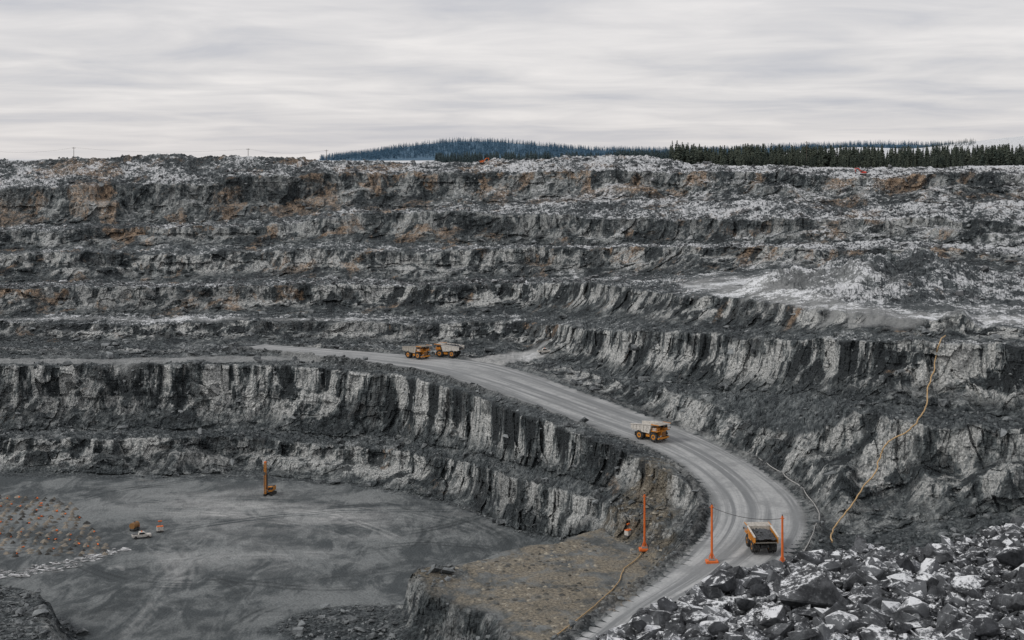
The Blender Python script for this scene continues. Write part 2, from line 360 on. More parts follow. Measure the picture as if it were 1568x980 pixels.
# --- terrain material
m,nt=newmat('pit_rock_and_dust')
pos=nd(nt,'ShaderNodeNewGeometry');Pn=pos.outputs['Position'];nz=nd(nt,'ShaderNodeSeparateXYZ',{0:pos.outputs['Normal']}).outputs[2]
def att(nm):
    a=nd(nt,'ShaderNodeAttribute',attribute_name=nm);s_=nd(nt,'ShaderNodeSeparateColor',{0:a.outputs['Color']});return s_.outputs[0],s_.outputs[1],s_.outputs[2],a.outputs['Alpha']
a_cl,a_sn,a_ru,a_sm=att('m1');a_tr,a_dk,a_st,a_fo=att('m2');a_pl,a_be,a_t,_=att('m3')
nA=noise(nt,Pn,.045,8,.62,.4);nB=noise(nt,Pn,.32,8,.72);nS=noise(nt,vmul(nt,Pn,(1,1,.16)),.115,7,.66,.3)
nS2=noise(nt,vmul(nt,Pn,(1,1,.10)),.6,5,.7);nF=noise(nt,Pn,1.3,5,.75)
vor=nd(nt,'ShaderNodeTexVoronoi',{'Vector':vmul(nt,Pn,(1,1,.75)),'Scale':.55});vor2=nd(nt,'ShaderNodeTexVoronoi',{'Vector':Pn,'Scale':1.25})
vr=nd(nt,'ShaderNodeSeparateColor',{0:vor.outputs['Color']}).outputs[0];vr2=nd(nt,'ShaderNodeSeparateColor',{0:vor2.outputs['Color']}).outputs[0]
tone=mth(nt,'ADD',mth(nt,'MULTIPLY',nB,.55),mth(nt,'MULTIPLY',nA,.45))
cr=nd(nt,'ShaderNodeValToRGB',{0:tone});e=cr.color_ramp;e.elements[0].position=.40;e.elements[0].color=(.010,.014,.017,1);e.elements[1].position=.60;e.elements[1].color=(.46,.485,.48,1)
q=e.elements.new(.465);q.color=(.042,.054,.060,1);q=e.elements.new(.525);q.color=(.145,.167,.173,1)
base=cr.outputs[0]
st=mixc(nt,mr(nt,vr2,.0,1.0),(.015,.021,.025),(.24,.265,.275));st=mixc(nt,.45,st,mixc(nt,mr(nt,vr,.5,1),(.03,.038,.043),(.22,.24,.25)))
notc=mth(nt,'SUBTRACT',1.0,a_cl,clamp=True)
base=mixc(nt,mth(nt,'MULTIPLY',notc,.5),base,st)
base=mixc(nt,mth(nt,'MULTIPLY',a_cl,mr(nt,vr,.2,.9,0,.35)),base,mixc(nt,.5,base,(.010,.012,.014)))
# pale streaks
pal=mth(nt,'MULTIPLY',mr(nt,nS,.475,.52),mr(nt,nS2,.36,.53,.08,1));pal=mth(nt,'MULTIPLY',pal,a_st);pal=mth(nt,'MULTIPLY',pal,mr(nt,nA,.43,.51,.12,1))
base=mixc(nt,mth(nt,'MULTIPLY',mth(nt,'MULTIPLY',mr(nt,nS,.485,.43),a_st),.8,clamp=True),base,mixc(nt,nF,(.008,.011,.013),(.06,.07,.075)))
base=mixc(nt,mth(nt,'MULTIPLY',pal,.95,clamp=True),base,mixc(nt,mr(nt,nF,.3,.68),(.24,.255,.252),(.80,.81,.79)))
# rust
ruN=noise(nt,vmul(nt,Pn,(1,1,.8)),.04,8,.66,.6)
rf=mth(nt,'MULTIPLY',mr(nt,mth(nt,'ADD',ruN,mth(nt,'MULTIPLY',a_ru,.28)),.655,.72),mr(nt,nB,.40,.58,.12,1))
rc=mixc(nt,mr(nt,nF,.3,.68),(.12,.075,.045),(.62,.45,.31))
base=mixc(nt,mth(nt,'MULTIPLY',rf,.8),base,rc)
# dark rubble
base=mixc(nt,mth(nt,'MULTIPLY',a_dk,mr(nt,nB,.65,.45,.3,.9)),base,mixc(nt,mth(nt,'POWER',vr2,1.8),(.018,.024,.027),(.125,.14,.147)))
# smooth dust floor
fl_=mixc(nt,mr(nt,mth(nt,'ADD',mth(nt,'MULTIPLY',nA,.5),mth(nt,'MULTIPLY',noise(nt,vmul(nt,Pn,(1,.4,1)),.14,9,.7,1.2),.5)),.43,.57),(.055,.065,.070),(.20,.215,.217))
fl_=mixc(nt,mr(nt,nF,.35,.7,0,.6),fl_,(.08,.088,.09))
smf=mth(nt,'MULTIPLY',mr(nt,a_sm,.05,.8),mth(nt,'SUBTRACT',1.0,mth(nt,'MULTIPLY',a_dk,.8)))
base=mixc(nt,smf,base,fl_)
base=mixc(nt,mth(nt,'MULTIPLY',a_pl,mr(nt,noise(nt,Pn,.11,8,.7,.5),.40,.56,.1,.9)),base,mixc(nt,mr(nt,nF,.3,.7),(.06,.056,.046),(.31,.27,.205)))
tp=mth(nt,'MULTIPLY',mth(nt,'SUBTRACT',a_tr,.5,clamp=True),2.0);tn=mth(nt,'MULTIPLY',mth(nt,'SUBTRACT',.5,a_tr,clamp=True),2.0)
base=mixc(nt,mth(nt,'MULTIPLY',tp,mr(nt,nB,.3,.6,.4,1),clamp=True),base,(.44,.445,.44))
base=mixc(nt,mth(nt,'MULTIPLY',tn,.95,clamp=True),base,(.035,.041,.044))
base=mixc(nt,mth(nt,'MULTIPLY',a_be,.45),base,mixc(nt,vr2,(.05,.055,.057),(.34,.345,.34)))
# snow
s0=mth(nt,'ADD',a_sn,mth(nt,'MULTIPLY',mth(nt,'SUBTRACT',nB,.5),1.7));s0=mth(nt,'ADD',s0,mth(nt,'MULTIPLY',mth(nt,'SUBTRACT',nA,.5),1.5));s0=mth(nt,'ADD',s0,mth(nt,'MULTIPLY',mth(nt,'SUBTRACT',nz,.72),.6))
s0=mth(nt,'ADD',s0,mth(nt,'MULTIPLY',mth(nt,'SUBTRACT',nF,.5),1.2))
sf=mth(nt,'MULTIPLY',mr(nt,s0,.42,.57),mr(nt,a_sn,.0,.12,0,.95))
base=mixc(nt,sf,base,mixc(nt,nF,(.52,.54,.56),(.84,.86,.88)))
base=mixc(nt,a_fo,base,mixc(nt,noise(nt,Pn,.02,5,.7),(.055,.115,.18),(.10,.175,.245)))  # forested hill ground: blue of distance haze mixed into the base colour
bh=mth(nt,'ADD',mth(nt,'MULTIPLY',nB,1.3),mth(nt,'MULTIPLY',vor2.outputs['Distance'],-.5));bh=mth(nt,'ADD',bh,mth(nt,'MULTIPLY',nS2,mth(nt,'MULTIPLY',a_cl,.9)))
bh=mth(nt,'MULTIPLY',bh,mr(nt,a_sm,0,.9,1,.22))
finish(nt,base,.92,bh,1.0,1.9,spec=.25)
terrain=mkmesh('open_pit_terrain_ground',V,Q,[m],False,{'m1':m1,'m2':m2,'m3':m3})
# ------------------------------------------------------------------ haul road sheet
m,nt=newmat('compacted_gravel_road')
uv=nd(nt,'ShaderNodeAttribute',attribute_name='ruv');sx=nd(nt,'ShaderNodeSeparateColor',{0:uv.outputs['Color']});u_,v_=sx.outputs[0],sx.outputs[1]
cb=nd(nt,'ShaderNodeCombineXYZ',{0:mth(nt,'MULTIPLY',u_,26.),1:mth(nt,'MULTIPLY',v_,1.0),2:0.0}).outputs[0]
lane=noise(nt,vmul(nt,cb,(1,.022,1)),.36,6,.68,.5);geo=nd(nt,'ShaderNodeNewGeometry').outputs['Position']
g1=noise(nt,geo,.09,8,.65);g2=noise(nt,geo,1.2,5,.7)
c1=mixc(nt,mr(nt,lane,.38,.62),(.17,.18,.185),(.40,.41,.41));c1=mixc(nt,mr(nt,g1,.42,.66,0,.8),c1,(.21,.22,.223));c1=mixc(nt,mr(nt,g2,.35,.75,0,.35),c1,(.12,.125,.13))
edge=mth(nt,'ABSOLUTE',mth(nt,'SUBTRACT',u_,.5));c1=mixc(nt,mr(nt,mth(nt,'ADD',edge,mth(nt,'MULTIPLY',g1,.16)),.46,.58,0,.8),c1,(.11,.115,.115))
finish(nt,c1,.85,g2,.35,.1,spec=.3)
nu=22;sl=np.concatenate([[0],np.cumsum(np.linalg.norm(np.diff(mid,axis=0),axis=1))])
us=np.linspace(0,1,nu)
RV=np.zeros((len(mid),nu,3));RA=np.zeros((len(mid),nu,4))
for j,u in enumerate(us):
    off=(u-.5)*2*(hw+0.9)
    wob=.9*fbm(sl/7,0*sl+j*3.3,0*sl,3) if j in(0,nu-1) else 0
    RV[:,j,:2]=mid+nrm*(off+wob)[:,None];RV[:,j,2]=zc+.03-.22*abs(u-.5)**2*4+0.04*vn(sl/6,0*sl+u*9,0*sl)
    RA[:,j]=np.stack([0*sl+u,sl,0*sl,0*sl+1],1)
ii=np.arange(len(mid)*nu).reshape(len(mid),nu);RQ=np.stack([ii[:-1,:-1],ii[:-1,1:],ii[1:,1:],ii[1:,:-1]],-1).reshape(-1,4)
haul=mkmesh('haul_road',RV.reshape(-1,3),RQ,[m],True,{'ruv':RA.reshape(-1,4)})
# ------------------------------------------------------------------ rocks
def hull(n,seed,flat=.75,rnd=.0):
    r=np.random.default_rng(seed);p=r.normal(size=(n,3));p/=np.linalg.norm(p,axis=1)[:,None];p*=r.uniform(.7,1.15,(n,1));p*=np.array([r.uniform(.9,1.3),r.uniform(.65,1),flat*r.uniform(.7,1.1)])
    bm=bmesh.new();[bm.verts.new(q) for q in p];res=bmesh.ops.convex_hull(bm,input=bm.verts)
    bmesh.ops.delete(bm,geom=[g for g in bm.verts if not g.link_faces],context='VERTS')
    bmesh.ops.triangulate(bm,faces=bm.faces);bm.verts.ensure_lookup_table();bm.verts.index_update()
    Vv=np.array([v.co[:] for v in bm.verts]);Ff=np.array([[v.index for v in f.verts] for f in bm.faces]);bm.free();return Vv,Ff
def merge(variants,pos,scale,tilt=.6,seed=1):
    r=np.random.default_rng(seed);Vs=[];Fs=[];o=0
    pos=np.asarray(pos);scale=np.asarray(scale);kind=r.integers(0,len(variants),len(pos))
    for k,(v,f) in enumerate(variants):
        s=np.nonzero(kind==k)[0]
        if len(s)==0: continue
        a=r.uniform(0,6.28,len(s));b=r.uniform(-tilt,tilt,len(s))
        ca,sa,cb_,sb=np.cos(a),np.sin(a),np.cos(b),np.sin(b)
        x,y,z=v[:,0][None],v[:,1][None],v[:,2][None]
        y2=y*cb_[:,None]-z*sb[:,None];z2=y*sb[:,None]+z*cb_[:,None]
        x3=x*ca[:,None]-y2*sa[:,None];y3=x*sa[:,None]+y2*ca[:,None]
        W=np.stack([x3,y3,z2],-1)*(scale[s].reshape(len(s),1,-1))+pos[s][:,None,:]
        Vs.append(W.reshape(-1,3));Fs.append((f[None]+(np.arange(len(s))*len(v))[:,None,None]+o).reshape(-1,3));o+=len(s)*len(v)
    return np.concatenate(Vs),np.concatenate(Fs)
def rockmat(name,snow,dk=(.014,.016,.019),lt=(.11,.118,.125),sc=1.0,bd=.06):
    m,nt=newmat(name);g=nd(nt,'ShaderNodeNewGeometry');P_=g.outputs['Position'];isl=g.outputs['Random Per Island']
    n1=noise(nt,P_,1.1*sc,8,.7);n2=noise(nt,P_,6*sc,6,.75)
    nzz=nd(nt,'ShaderNodeSeparateXYZ',{0:g.outputs['Normal']}).outputs[2]
    c=mixc(nt,mr(nt,n1,.35,.68),dk,lt)
    c=mixc(nt,mr(nt,n2,.5,.75,0,.6),c,tuple(q*1.7 for q in lt))
    c=mixc(nt,mr(nt,isl,.55,1,0,.6),c,tuple(q*1.5 for q in lt))
    s=mth(nt,'ADD',mth(nt,'MULTIPLY',nzz,.75),mth(nt,'MULTIPLY',mth(nt,'SUBTRACT',n2,.5),1.5));s=mth(nt,'ADD',s,mth(nt,'MULTIPLY',mth(nt,'SUBTRACT',n1,.5),1.2));s=mth(nt,'ADD',s,mth(nt,'MULTIPLY',mth(nt,'SUBTRACT',isl,.5),.3))
    c=mixc(nt,mth(nt,'MULTIPLY',mr(nt,s,.95-snow*.55,1.12-snow*.5),1.0 if snow>0 else 0.0),c,mixc(nt,n2,(.50,.52,.54),(.84,.86,.88)))
    finish(nt,c,.8,mth(nt,'ADD',n2,mth(nt,'MULTIPLY',n1,2)),.8,bd,spec=.35);return m
small=[hull(9,i+100) for i in range(8)]
okk=(D>285)&(D<905)&(SMo<.35)&(PXg>-150)&(PXg<1720)&(rd>1.5)
wgt=okk*(D/600.)**2*(np.where(CLm<.5,1.0,.22))*np.where(Tg>.7,1.5,.7)*(1+1.5*slopem)
wf=wgt.ravel().astype(float);wf=wf/wf.sum()
ch=rng.choice(len(wf),16000,p=wf);pp=V.reshape(-1,3)[ch]
sc=.38*(1-rng.random(16000))**(-.42);sc=np.clip(sc,.35,2.3)
pp=pp+np.stack([rng.uniform(-1,1,16000),rng.uniform(-1,1,16000),sc*.25],1)
snowy=(SN.ravel()[ch]>.22)
Vr,Fr=merge(small,pp[~snowy],sc[~snowy],seed=2);mkmesh('talus_rubble',Vr,Fr,[rockmat('talus_rock',0,(.02,.025,.029),(.20,.215,.22),.5,.2)])
Vr,Fr=merge(small,pp[snowy],sc[snowy],seed=3);mkmesh('snowy_rubble',Vr,Fr,[rockmat('snowy_talus_rock',.38,(.02,.025,.029),(.16,.165,.17),.5,.2)])
# foreground rubble pile
med=[hull(12,i+300,.8) for i in range(16)]
r=np.random.default_rng(21);NF=19000
px=r.uniform(840,1800,NF);dm=np.interp(px,dx_,dy_)+.6;d=33+(dm-33)*r.random(NF)
s=np.minimum(.065*(1-r.random(NF))**(-.58),.55)
lump=.45*fbm(px/70,d/2.5,0*d,3)
fp=np.stack([(px-CX)/F*d,d,-13.5+s*.2+r.uniform(0,.2,NF)*(s<.2)+lump],1)
Vr,Fr=merge(med,fp,s,1.2,5);fgmat=rockmat('snow_dusted_rock',.58,(.014,.016,.019),(.125,.133,.142),1.2,.05)
mkmesh('rock_rubble_pile',Vr,Fr,[fgmat])
bigm=rockmat('snow_covered_rock',.78,(.016,.018,.021),(.13,.137,.145),1.2,.05)
def boulder(px,py,wpx,hpx,seed,mat=fgmat):
    dd=float(np.interp(px,dx_,dy_))
    d=min(13.3*F/(py+hpx*.25-HY),dd);rr_=wpx/2/F*d;hh=hpx/2/F*d*1.1
    v,f=hull(15,seed,.8);v=v/np.abs(v).max(0)*np.array([rr_,rr_*.8,hh])
    bm=bmesh.new();vs=[bm.verts.new(q) for q in v];[bm.faces.new([vs[k] for k in t]) for t in f]
    bmesh.ops.recalc_face_normals(bm,faces=bm.faces)
    bmesh.ops.dissolve_limit(bm,angle_limit=math.radians(14),verts=bm.verts,edges=bm.edges)
    bmesh.ops.bevel(bm,geom=bm.edges[:],offset=rr_*.035,segments=1,affect='EDGES')
    bmesh.ops.triangulate(bm,faces=bm.faces);bmesh.ops.subdivide_edges(bm,edges=bm.edges[:],cuts=3,use_grid_fill=True)
    co=np.array([q.co[:] for q in bm.verts]);n_=fbm(co[:,0]*3+seed,co[:,1]*3,co[:,2]*3,4,.6)*.035+cell(co[:,0]*2.5/rr_+seed,co[:,1]*2.5/rr_,co[:,2]*3.3/rr_)*.03
    for q,k in zip(bm.verts,n_): q.co*=1+float(k)
    me=bpy.data.meshes.new('boulder');bm.to_mesh(me);bm.free();me.materials.append(mat);o=bpy.data.objects.new('boulder',me);col.objects.link(o)
    o.location=((px-CX)/F*d,d,-(py-HY)/F*d+.05);o.rotation_euler=(0,random.uniform(-.15,.15),random.uniform(-.3,.3));return o
darkm=rockmat('dark_wet_rock',.42,(.012,.014,.017),(.07,.075,.083),1.0,.05)
for a in [(1238,906,128,64,11,bigm),(1102,893,52,42,12,darkm),(1240,862,56,30,13,darkm),(1548,858,50,34,14,darkm),(1478,900,44,30,15,fgmat),(1330,880,46,26,16,fgmat),(1180,948,56,32,17,bigm),(1400,935,60,34,18,bigm),
          (1500,962,76,34,19,darkm),(1020,932,40,26,20,darkm),(1290,955,56,30,22,fgmat),(1385,868,36,24,23,darkm),(1445,858,32,20,24,fgmat),(1090,965,56,28,25,fgmat),(1560,925,44,32,26,fgmat),(1230,975,50,28,27,fgmat),(1420,893,40,22,28,bigm),(1165,908,34,24,29,darkm),(1330,915,50,28,31,fgmat),(1140,925,40,24,32,fgmat),(1050,955,34,22,33,fgmat),(980,960,30,20,34,darkm)]: boulder(*a)
# ------------------------------------------------------------------ conifers
def conifer(seed,layers=15,nb=8):
    r=np.random.default_rng(seed);V_=[];F_=[]
    n=5
    for i in range(n): a=6.283*i/n;V_.append((.018*math.cos(a),.018*math.sin(a),-.03))
    V_.append((0,0,1.0));F_+= [(i,(i+1)%n,n) for i in range(n)]
    wid=r.uniform(.12,.2)
    for l in range(layers):
        h=.14+.84*(l/layers)**.95;rad=wid*(1-h)**.75*1.1+.012
        for b in range(nb):
            if r.random()<.12: continue
            a=r.uniform(0,6.283);R=rad*r.uniform(.55,1.2);w_=R*.42+.008;dr=R*r.uniform(.2,.6);o=len(V_)
            ca,sa=math.cos(a),math.sin(a);h2=h+r.uniform(-.02,.02)
            V_+=[(0,0,h2+.03),(R*.6*ca-w_*sa,R*.6*sa+w_*ca,h2-dr*.5),(R*ca,R*sa,h2-dr),(R*.6*ca+w_*sa,R*.6*sa-w_*ca,h2-dr*.5)]
            F_+=[(o,o+1,o+2),(o,o+2,o+3)]
    return np.array(V_),np.array(F_)
con=[conifer(i) for i in range(7)];lowc=[conifer(i+50,6,5) for i in range(4)]
def treemat(name,a,b):
    m,nt=newmat(name);g=nd(nt,'ShaderNodeNewGeometry');n1=noise(nt,g.outputs['Position'],.12,6,.75)
    c=mixc(nt,mr(nt,n1,.35,.65),a,b);c=mixc(nt,mr(nt,g.outputs['Random Per Island'],0,1,0,.5),c,tuple(q*.6 for q in a));finish(nt,c,.9,spec=.1);return m
def scatter(n,fpx,fd,hr,vars_,name,mat,seed,dens=None):
    r=np.random.default_rng(seed);px=r.uniform(*fpx,n*6);d=r.uniform(*fd,n*6)
    if dens:
        k=r.random(n*6)<dens(px,d);px,d=px[k],d[k]
    px,d=px[:n],d[:n];x=(px-CX)/F*d;h=r.uniform(*hr,len(px))**1.0
    z=np.array([zat(a,b)-.2 for a,b in zip(x,d)]);w_=h*r.uniform(.8,1.25,len(px))
    V_,F_=merge(vars_,np.stack([x,d,z],1),np.stack([w_,w_,h],1),.03,seed);return mkmesh(name,V_,F_,[mat])
gm=treemat('spruce_needles',(.040,.055,.048),(.11,.125,.095));gb=treemat('hazy_spruce_needles',(.045,.07,.08),(.08,.11,.11));bl_=treemat('far_forest_haze_tint',(.05,.11,.175),(.095,.17,.24))  # far trees carry distance haze as a bluish tint in their base colour
scatter(1800,(1020,1760),(900,1080),(7,15.5),con,'conifer_forest',gm,31,lambda p,d:sstep(1020,1045,p)*(.12+.85*(vn(p/20.,d/60.,0*p)>-.2)))
scatter(380,(1130,1480),(850,900),(4,9),con,'conifer_forest_edge',gm,36,lambda p,d:.15+.7*(vn(p/30.,d/60.,0*p)>0.1))
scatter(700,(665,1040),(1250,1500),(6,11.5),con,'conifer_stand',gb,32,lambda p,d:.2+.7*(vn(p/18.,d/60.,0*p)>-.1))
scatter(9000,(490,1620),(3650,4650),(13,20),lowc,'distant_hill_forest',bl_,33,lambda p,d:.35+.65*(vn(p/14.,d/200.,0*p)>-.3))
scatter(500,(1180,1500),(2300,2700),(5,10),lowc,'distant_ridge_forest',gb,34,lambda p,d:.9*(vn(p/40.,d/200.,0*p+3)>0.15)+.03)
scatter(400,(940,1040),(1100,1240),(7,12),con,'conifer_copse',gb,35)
# ------------------------------------------------------------------ object helpers
yel=simple('safety_yellow_paint',(.68,.27,.03),.45);wht=simple('dusty_white_paint',(.66,.63,.58),.5);blk=simple('tyre_rubber',(.02,.02,.021),.85,dirtamt=.5);gry=simple('dark_steel',(.07,.072,.075),.55)
glass=simple('dark_glass',(.02,.028,.035),.12,dirtamt=.15);org=simple('orange_paint',(.78,.17,.03),.5,dirtamt=.1);bed=simple('worn_dump_body',(.42,.39,.34),.6,dirtamt=.4);red=simple('red_paint',(.6,.04,.02),.5)
conc=simple('concrete',(.3,.29,.27),.9);cabm=simple('yellow_cable_sheath',(.56,.38,.19),.7,dirtamt=.3);pipe=simple('pale_pipe_plastic',(.40,.40,.39),.6);wood=simple('weathered_wood',(.09,.075,.06),.9);loadm=rockmat('ore_load',0,(.02,.022,.025),(.09,.095,.1),1.5,.1)
def empty(name,locn,rz=0,ry=0,rx_=0):
    e=bpy.data.objects.new(name,None);e.location=locn;e.rotation_euler=(rx_,ry,rz);col.objects.link(e);e.empty_display_size=.5;return e
def bmo(name,bm,mat,parent,bevel=0):
    if bevel>0: bmesh.ops.bevel(bm,geom=bm.edges[:],offset=bevel,segments=1,affect='EDGES')
    bmesh.ops.recalc_face_normals(bm,faces=bm.faces)
    me=bpy.data.meshes.new(name);bm.to_mesh(me);bm.free();me.materials.append(mat);o=bpy.data.objects.new(name,me);col.objects.link(o);o.parent=parent;return o
def box(name,c,s,mat,parent,bevel=.04,rot=None):
    bm=bmesh.new();bmesh.ops.create_cube(bm,size=1);bmesh.ops.scale(bm,vec=s,verts=bm.verts)
    bmesh.ops.translate(bm,vec=c,verts=bm.verts);return bmo(name,bm,mat,parent,min(bevel,min(s)*.3))
def prism(name,prof,y0,y1,mat,parent,bevel=.03):
    bm=bmesh.new();a=[bm.verts.new((x,y0,z)) for x,z in prof];b=[bm.verts.new((x,y1,z)) for x,z in prof];n=len(prof)
    bm.faces.new(a);bm.faces.new(b[::-1])
    for i in range(n): bm.faces.new((a[i],b[i],b[(i+1)%n],a[(i+1)%n]))
    return bmo(name,bm,mat,parent,bevel)
def cyl(name,p,q,r1_,mat,parent,seg=12,r2=None):
    p=Vector(p);q=Vector(q);bm=bmesh.new();bmesh.ops.create_cone(bm,cap_ends=True,segments=seg,radius1=r1_,radius2=r1_ if r2 is None else r2,depth=(q-p).length)
    bmesh.ops.transform(bm,matrix=Matrix.Translation((p+q)/2)@(q-p).to_track_quat('Z','Y').to_matrix().to_4x4(),verts=bm.verts);return bmo(name,bm,mat,parent)
def wheel(name,x,y,r_,w_,parent,hub=yel):
    bm=bmesh.new();prof=[(r_*.55,-w_/2),(r_*.9,-w_/2),(r_,-w_*.36),(r_,w_*.36),(r_*.9,w_/2),(r_*.55,w_/2)];seg=24;rings=[]
    for i in range(seg):
        a=6.2832*i/seg;rings.append([bm.verts.new((x+pr*math.cos(a),y+pw,r_+pr*math.sin(a))) for pr,pw in prof])
    for i in range(seg):
        A=rings[i];B=rings[(i+1)%seg]
        for j in range(len(prof)-1): bm.faces.new((A[j],B[j],B[j+1],A[j+1]))
    bmo(name,bm,blk,parent)
    cyl(name+'_hub',(x,y-w_*.40,r_),(x,y+w_*.40,r_),r_*.56,hub,parent,16);cyl(name+'_hubcap',(x,y-w_*.46,r_),(x,y+w_*.46,r_),r_*.25,gry,parent,10)
def haul_truck(px,py,aim,loaded=True,body=bed,top=wht):
    p=loc(px,py)
    kk=np.argmin(np.hypot(mid[:,0]-p.x,mid[:,1]-p.y))
    if np.hypot(*(mid[kk]-np.array([p.x,p.y])))<hw[kk]+3: p.z=zc[kk]+.03
    R=empty('haul_truck',p,aim)
    for sy in(-1,1):
        wheel('front_wheel',3.9,sy*2.9,1.75,1.05,R);wheel('rear_outer_wheel',-2.6,sy*3.0,1.75,1.0,R);wheel('rear_inner_wheel',-2.6,sy*1.8,1.75,1.0,R)
        box('frame_rail',(.6,sy*.95,2.1),(10.4,.4,.75),gry,R);cyl('hoist_cylinder',(-.2,sy*1.35,1.9),(1.2,sy*1.35,3.6),.2,gry,R)
        box('fuel_tank',(.9,sy*2.0,1.9),(2.2,1.1,1.2),yel,R,.12);cyl('front_strut',(3.9,sy*1.6,1.7),(3.9,sy*1.6,3.6),.25,gry,R)
        box('front_fender',(4.5,sy*2.85,3.78),(3.0,1.5,.16),yel,R)
        for k in range(5): cyl('rail_post',(3.2+k*.72,sy*3.5,3.86),(3.2+k*.72,sy*3.5,4.75),.035,yel,R,6)
        cyl('hand_rail',(3.2,sy*3.5,4.75),(6.1,sy*3.5,4.75),.04,yel,R,6)
        box('headlamp',(6.32,sy*1.9,2.2),(.12,.7,.35),wht,R)
        box('bumper_step',(6.0,sy*2.5,1.3),(.5,1.2,.5),yel,R)
    cyl('rear_axle',(-2.6,-2.6,1.75),(-2.6,2.6,1.75),.55,gry,R);cyl('front_axle',(3.9,-2.6,1.75),(3.9,2.6,1.75),.28,gry,R)
    box('engine_hood',(5.0,0,2.85),(2.4,2.5,1.9),yel,R,.12);box('radiator_grille',(6.24,0,2.75),(.12,2.1,1.6),gry,R)
    for k in range(6): box('grille_bar',(6.34,0,2.15+k*.25),(.05,2.0,.07),yel,R,.01)
    box('front_bumper',(6.2,0,1.35),(.5,3.8,.7),yel,R,.08);box('deck',(4.6,0,3.93),(3.1,6.9,.12),yel,R)
    prism('cab_lower',[(3.6,4.0),(5.6,4.0),(5.7,4.7),(3.6,4.7)],.9,2.9,yel,R);prism('cab_glass',[(3.68,4.72),(5.62,4.72),(5.45,5.5),(3.72,5.5)],.98,2.82,glass,R,.01)
    box('cab_roof',(4.6,1.9,5.58),(2.2,2.15,.14),wht,R)
    for a in(3.7,5.5):
        for b in(.95,2.85): box('cab_pillar',(a,b,5.1),(.14,.12,.84),yel,R,.02)
    box('air_cleaner',(4.4,-1.4,4.5),(1.4,1.6,1.0),yel,R,.1);box('control_cabinet',(4.2,-2.8,4.4),(1.5,.9,.9),wht,R,.05)
    for k in range(7): box('ladder_step',(6.05+.03*k,-1.7,1.6+.34*k),(.3,.7,.06),yel,R,.01)
    cyl('mirror_arm',(5.7,3.0,4.4),(6.2,3.7,4.9),.04,gry,R,6);box('mirror',(6.2,3.75,4.7),(.08,.35,.6),gry,R,.01)
    prism('body_floor',[(-6.5,3.75),(-6.3,3.5),(-3.5,3.05),(1.9,2.75),(2.0,3.0),(-3.5,3.35)],-3.1,3.1,bed,R)
    prism('body_front_wall',[(1.85,2.8),(2.1,2.75),(3.2,6.0),(2.95,6.1)],-3.35,3.35,bed,R)
    prism('body_canopy',[(2.9,5.95),(3.1,5.85),(6.6,6.05),(6.6,6.22),(3.0,6.2)],-3.45,3.45,top,R)
    for k in range(5): box('canopy_rib',(3.4+k*.7,0,6.27),(.14,6.7,.12),top,R,.02)
    for sy in(-1,1):
        y0,y1=sorted((sy*3.15,sy*3.35));prism('body_side',[(-6.55,3.7),(-3.5,3.1),(1.95,2.8),(3.05,6.05),(-6.5,5.25)],y0,y1,body,R)
        for k in range(5): box('side_rib',(-5.5+k*1.6,sy*3.42,4.15+.08*k),(.28,.18,2.0),body,R,.03,)
        y0,y1=sorted((sy*3.1,sy*3.6));prism('top_rail',[(-6.6,5.2),(3.1,6.0),(3.1,6.25),(-6.6,5.45)],y0,y1,top,R)
        box('canopy_side_lip',(4.8,sy*3.5,6.2),(3.7,.14,.35),yel,R)
        box('mud_flap',(-4.7,sy*2.4,1.9),(.08,1.8,1.5),blk,R,.01)
    if loaded:
        bm=bmesh.new();bmesh.ops.create_grid(bm,x_segments=26,y_segments=18,size=1)
        co=np.array([v.co[:] for v in bm.verts]);nn=fbm(co[:,0]*4+px,co[:,1]*3,0*co[:,0],4,.7)
        for v,n_ in zip(bm.verts,nn):
            a,b=v.co.x,v.co.y
            v.co=Vector((-1.9+a*4.4,b*3.05,4.75+(1-a*a)*(1-b*b)*1.35+float(n_)*.45+.25*a))
        bmo('ore_load',bm,loadm,R)
        v_,f_=merge(small,[(-1.9+random.uniform(-3.6,3.6),random.uniform(-2.5,2.5),5.35+random.uniform(-.2,.6)) for _ in range(60)],[random.uniform(.18,.5) for _ in range(60)],seed=9)
        o=mkmesh('ore_chunks',v_,f_,[loadm]);o.parent=R
    R.scale=(.86,)*3
    return R
def hd(dx,dy): return math.atan2(dy,dx)
haul_truck(1166,844,hd(-.05,1),True,yel,wht)
haul_truck(996,673,hd(.72,-.70),False,wht)
haul_truck(638,549,hd(.75,-.66),True,bed,bed)
haul_truck(688,543,hd(-.9,.35),True,wht,wht)
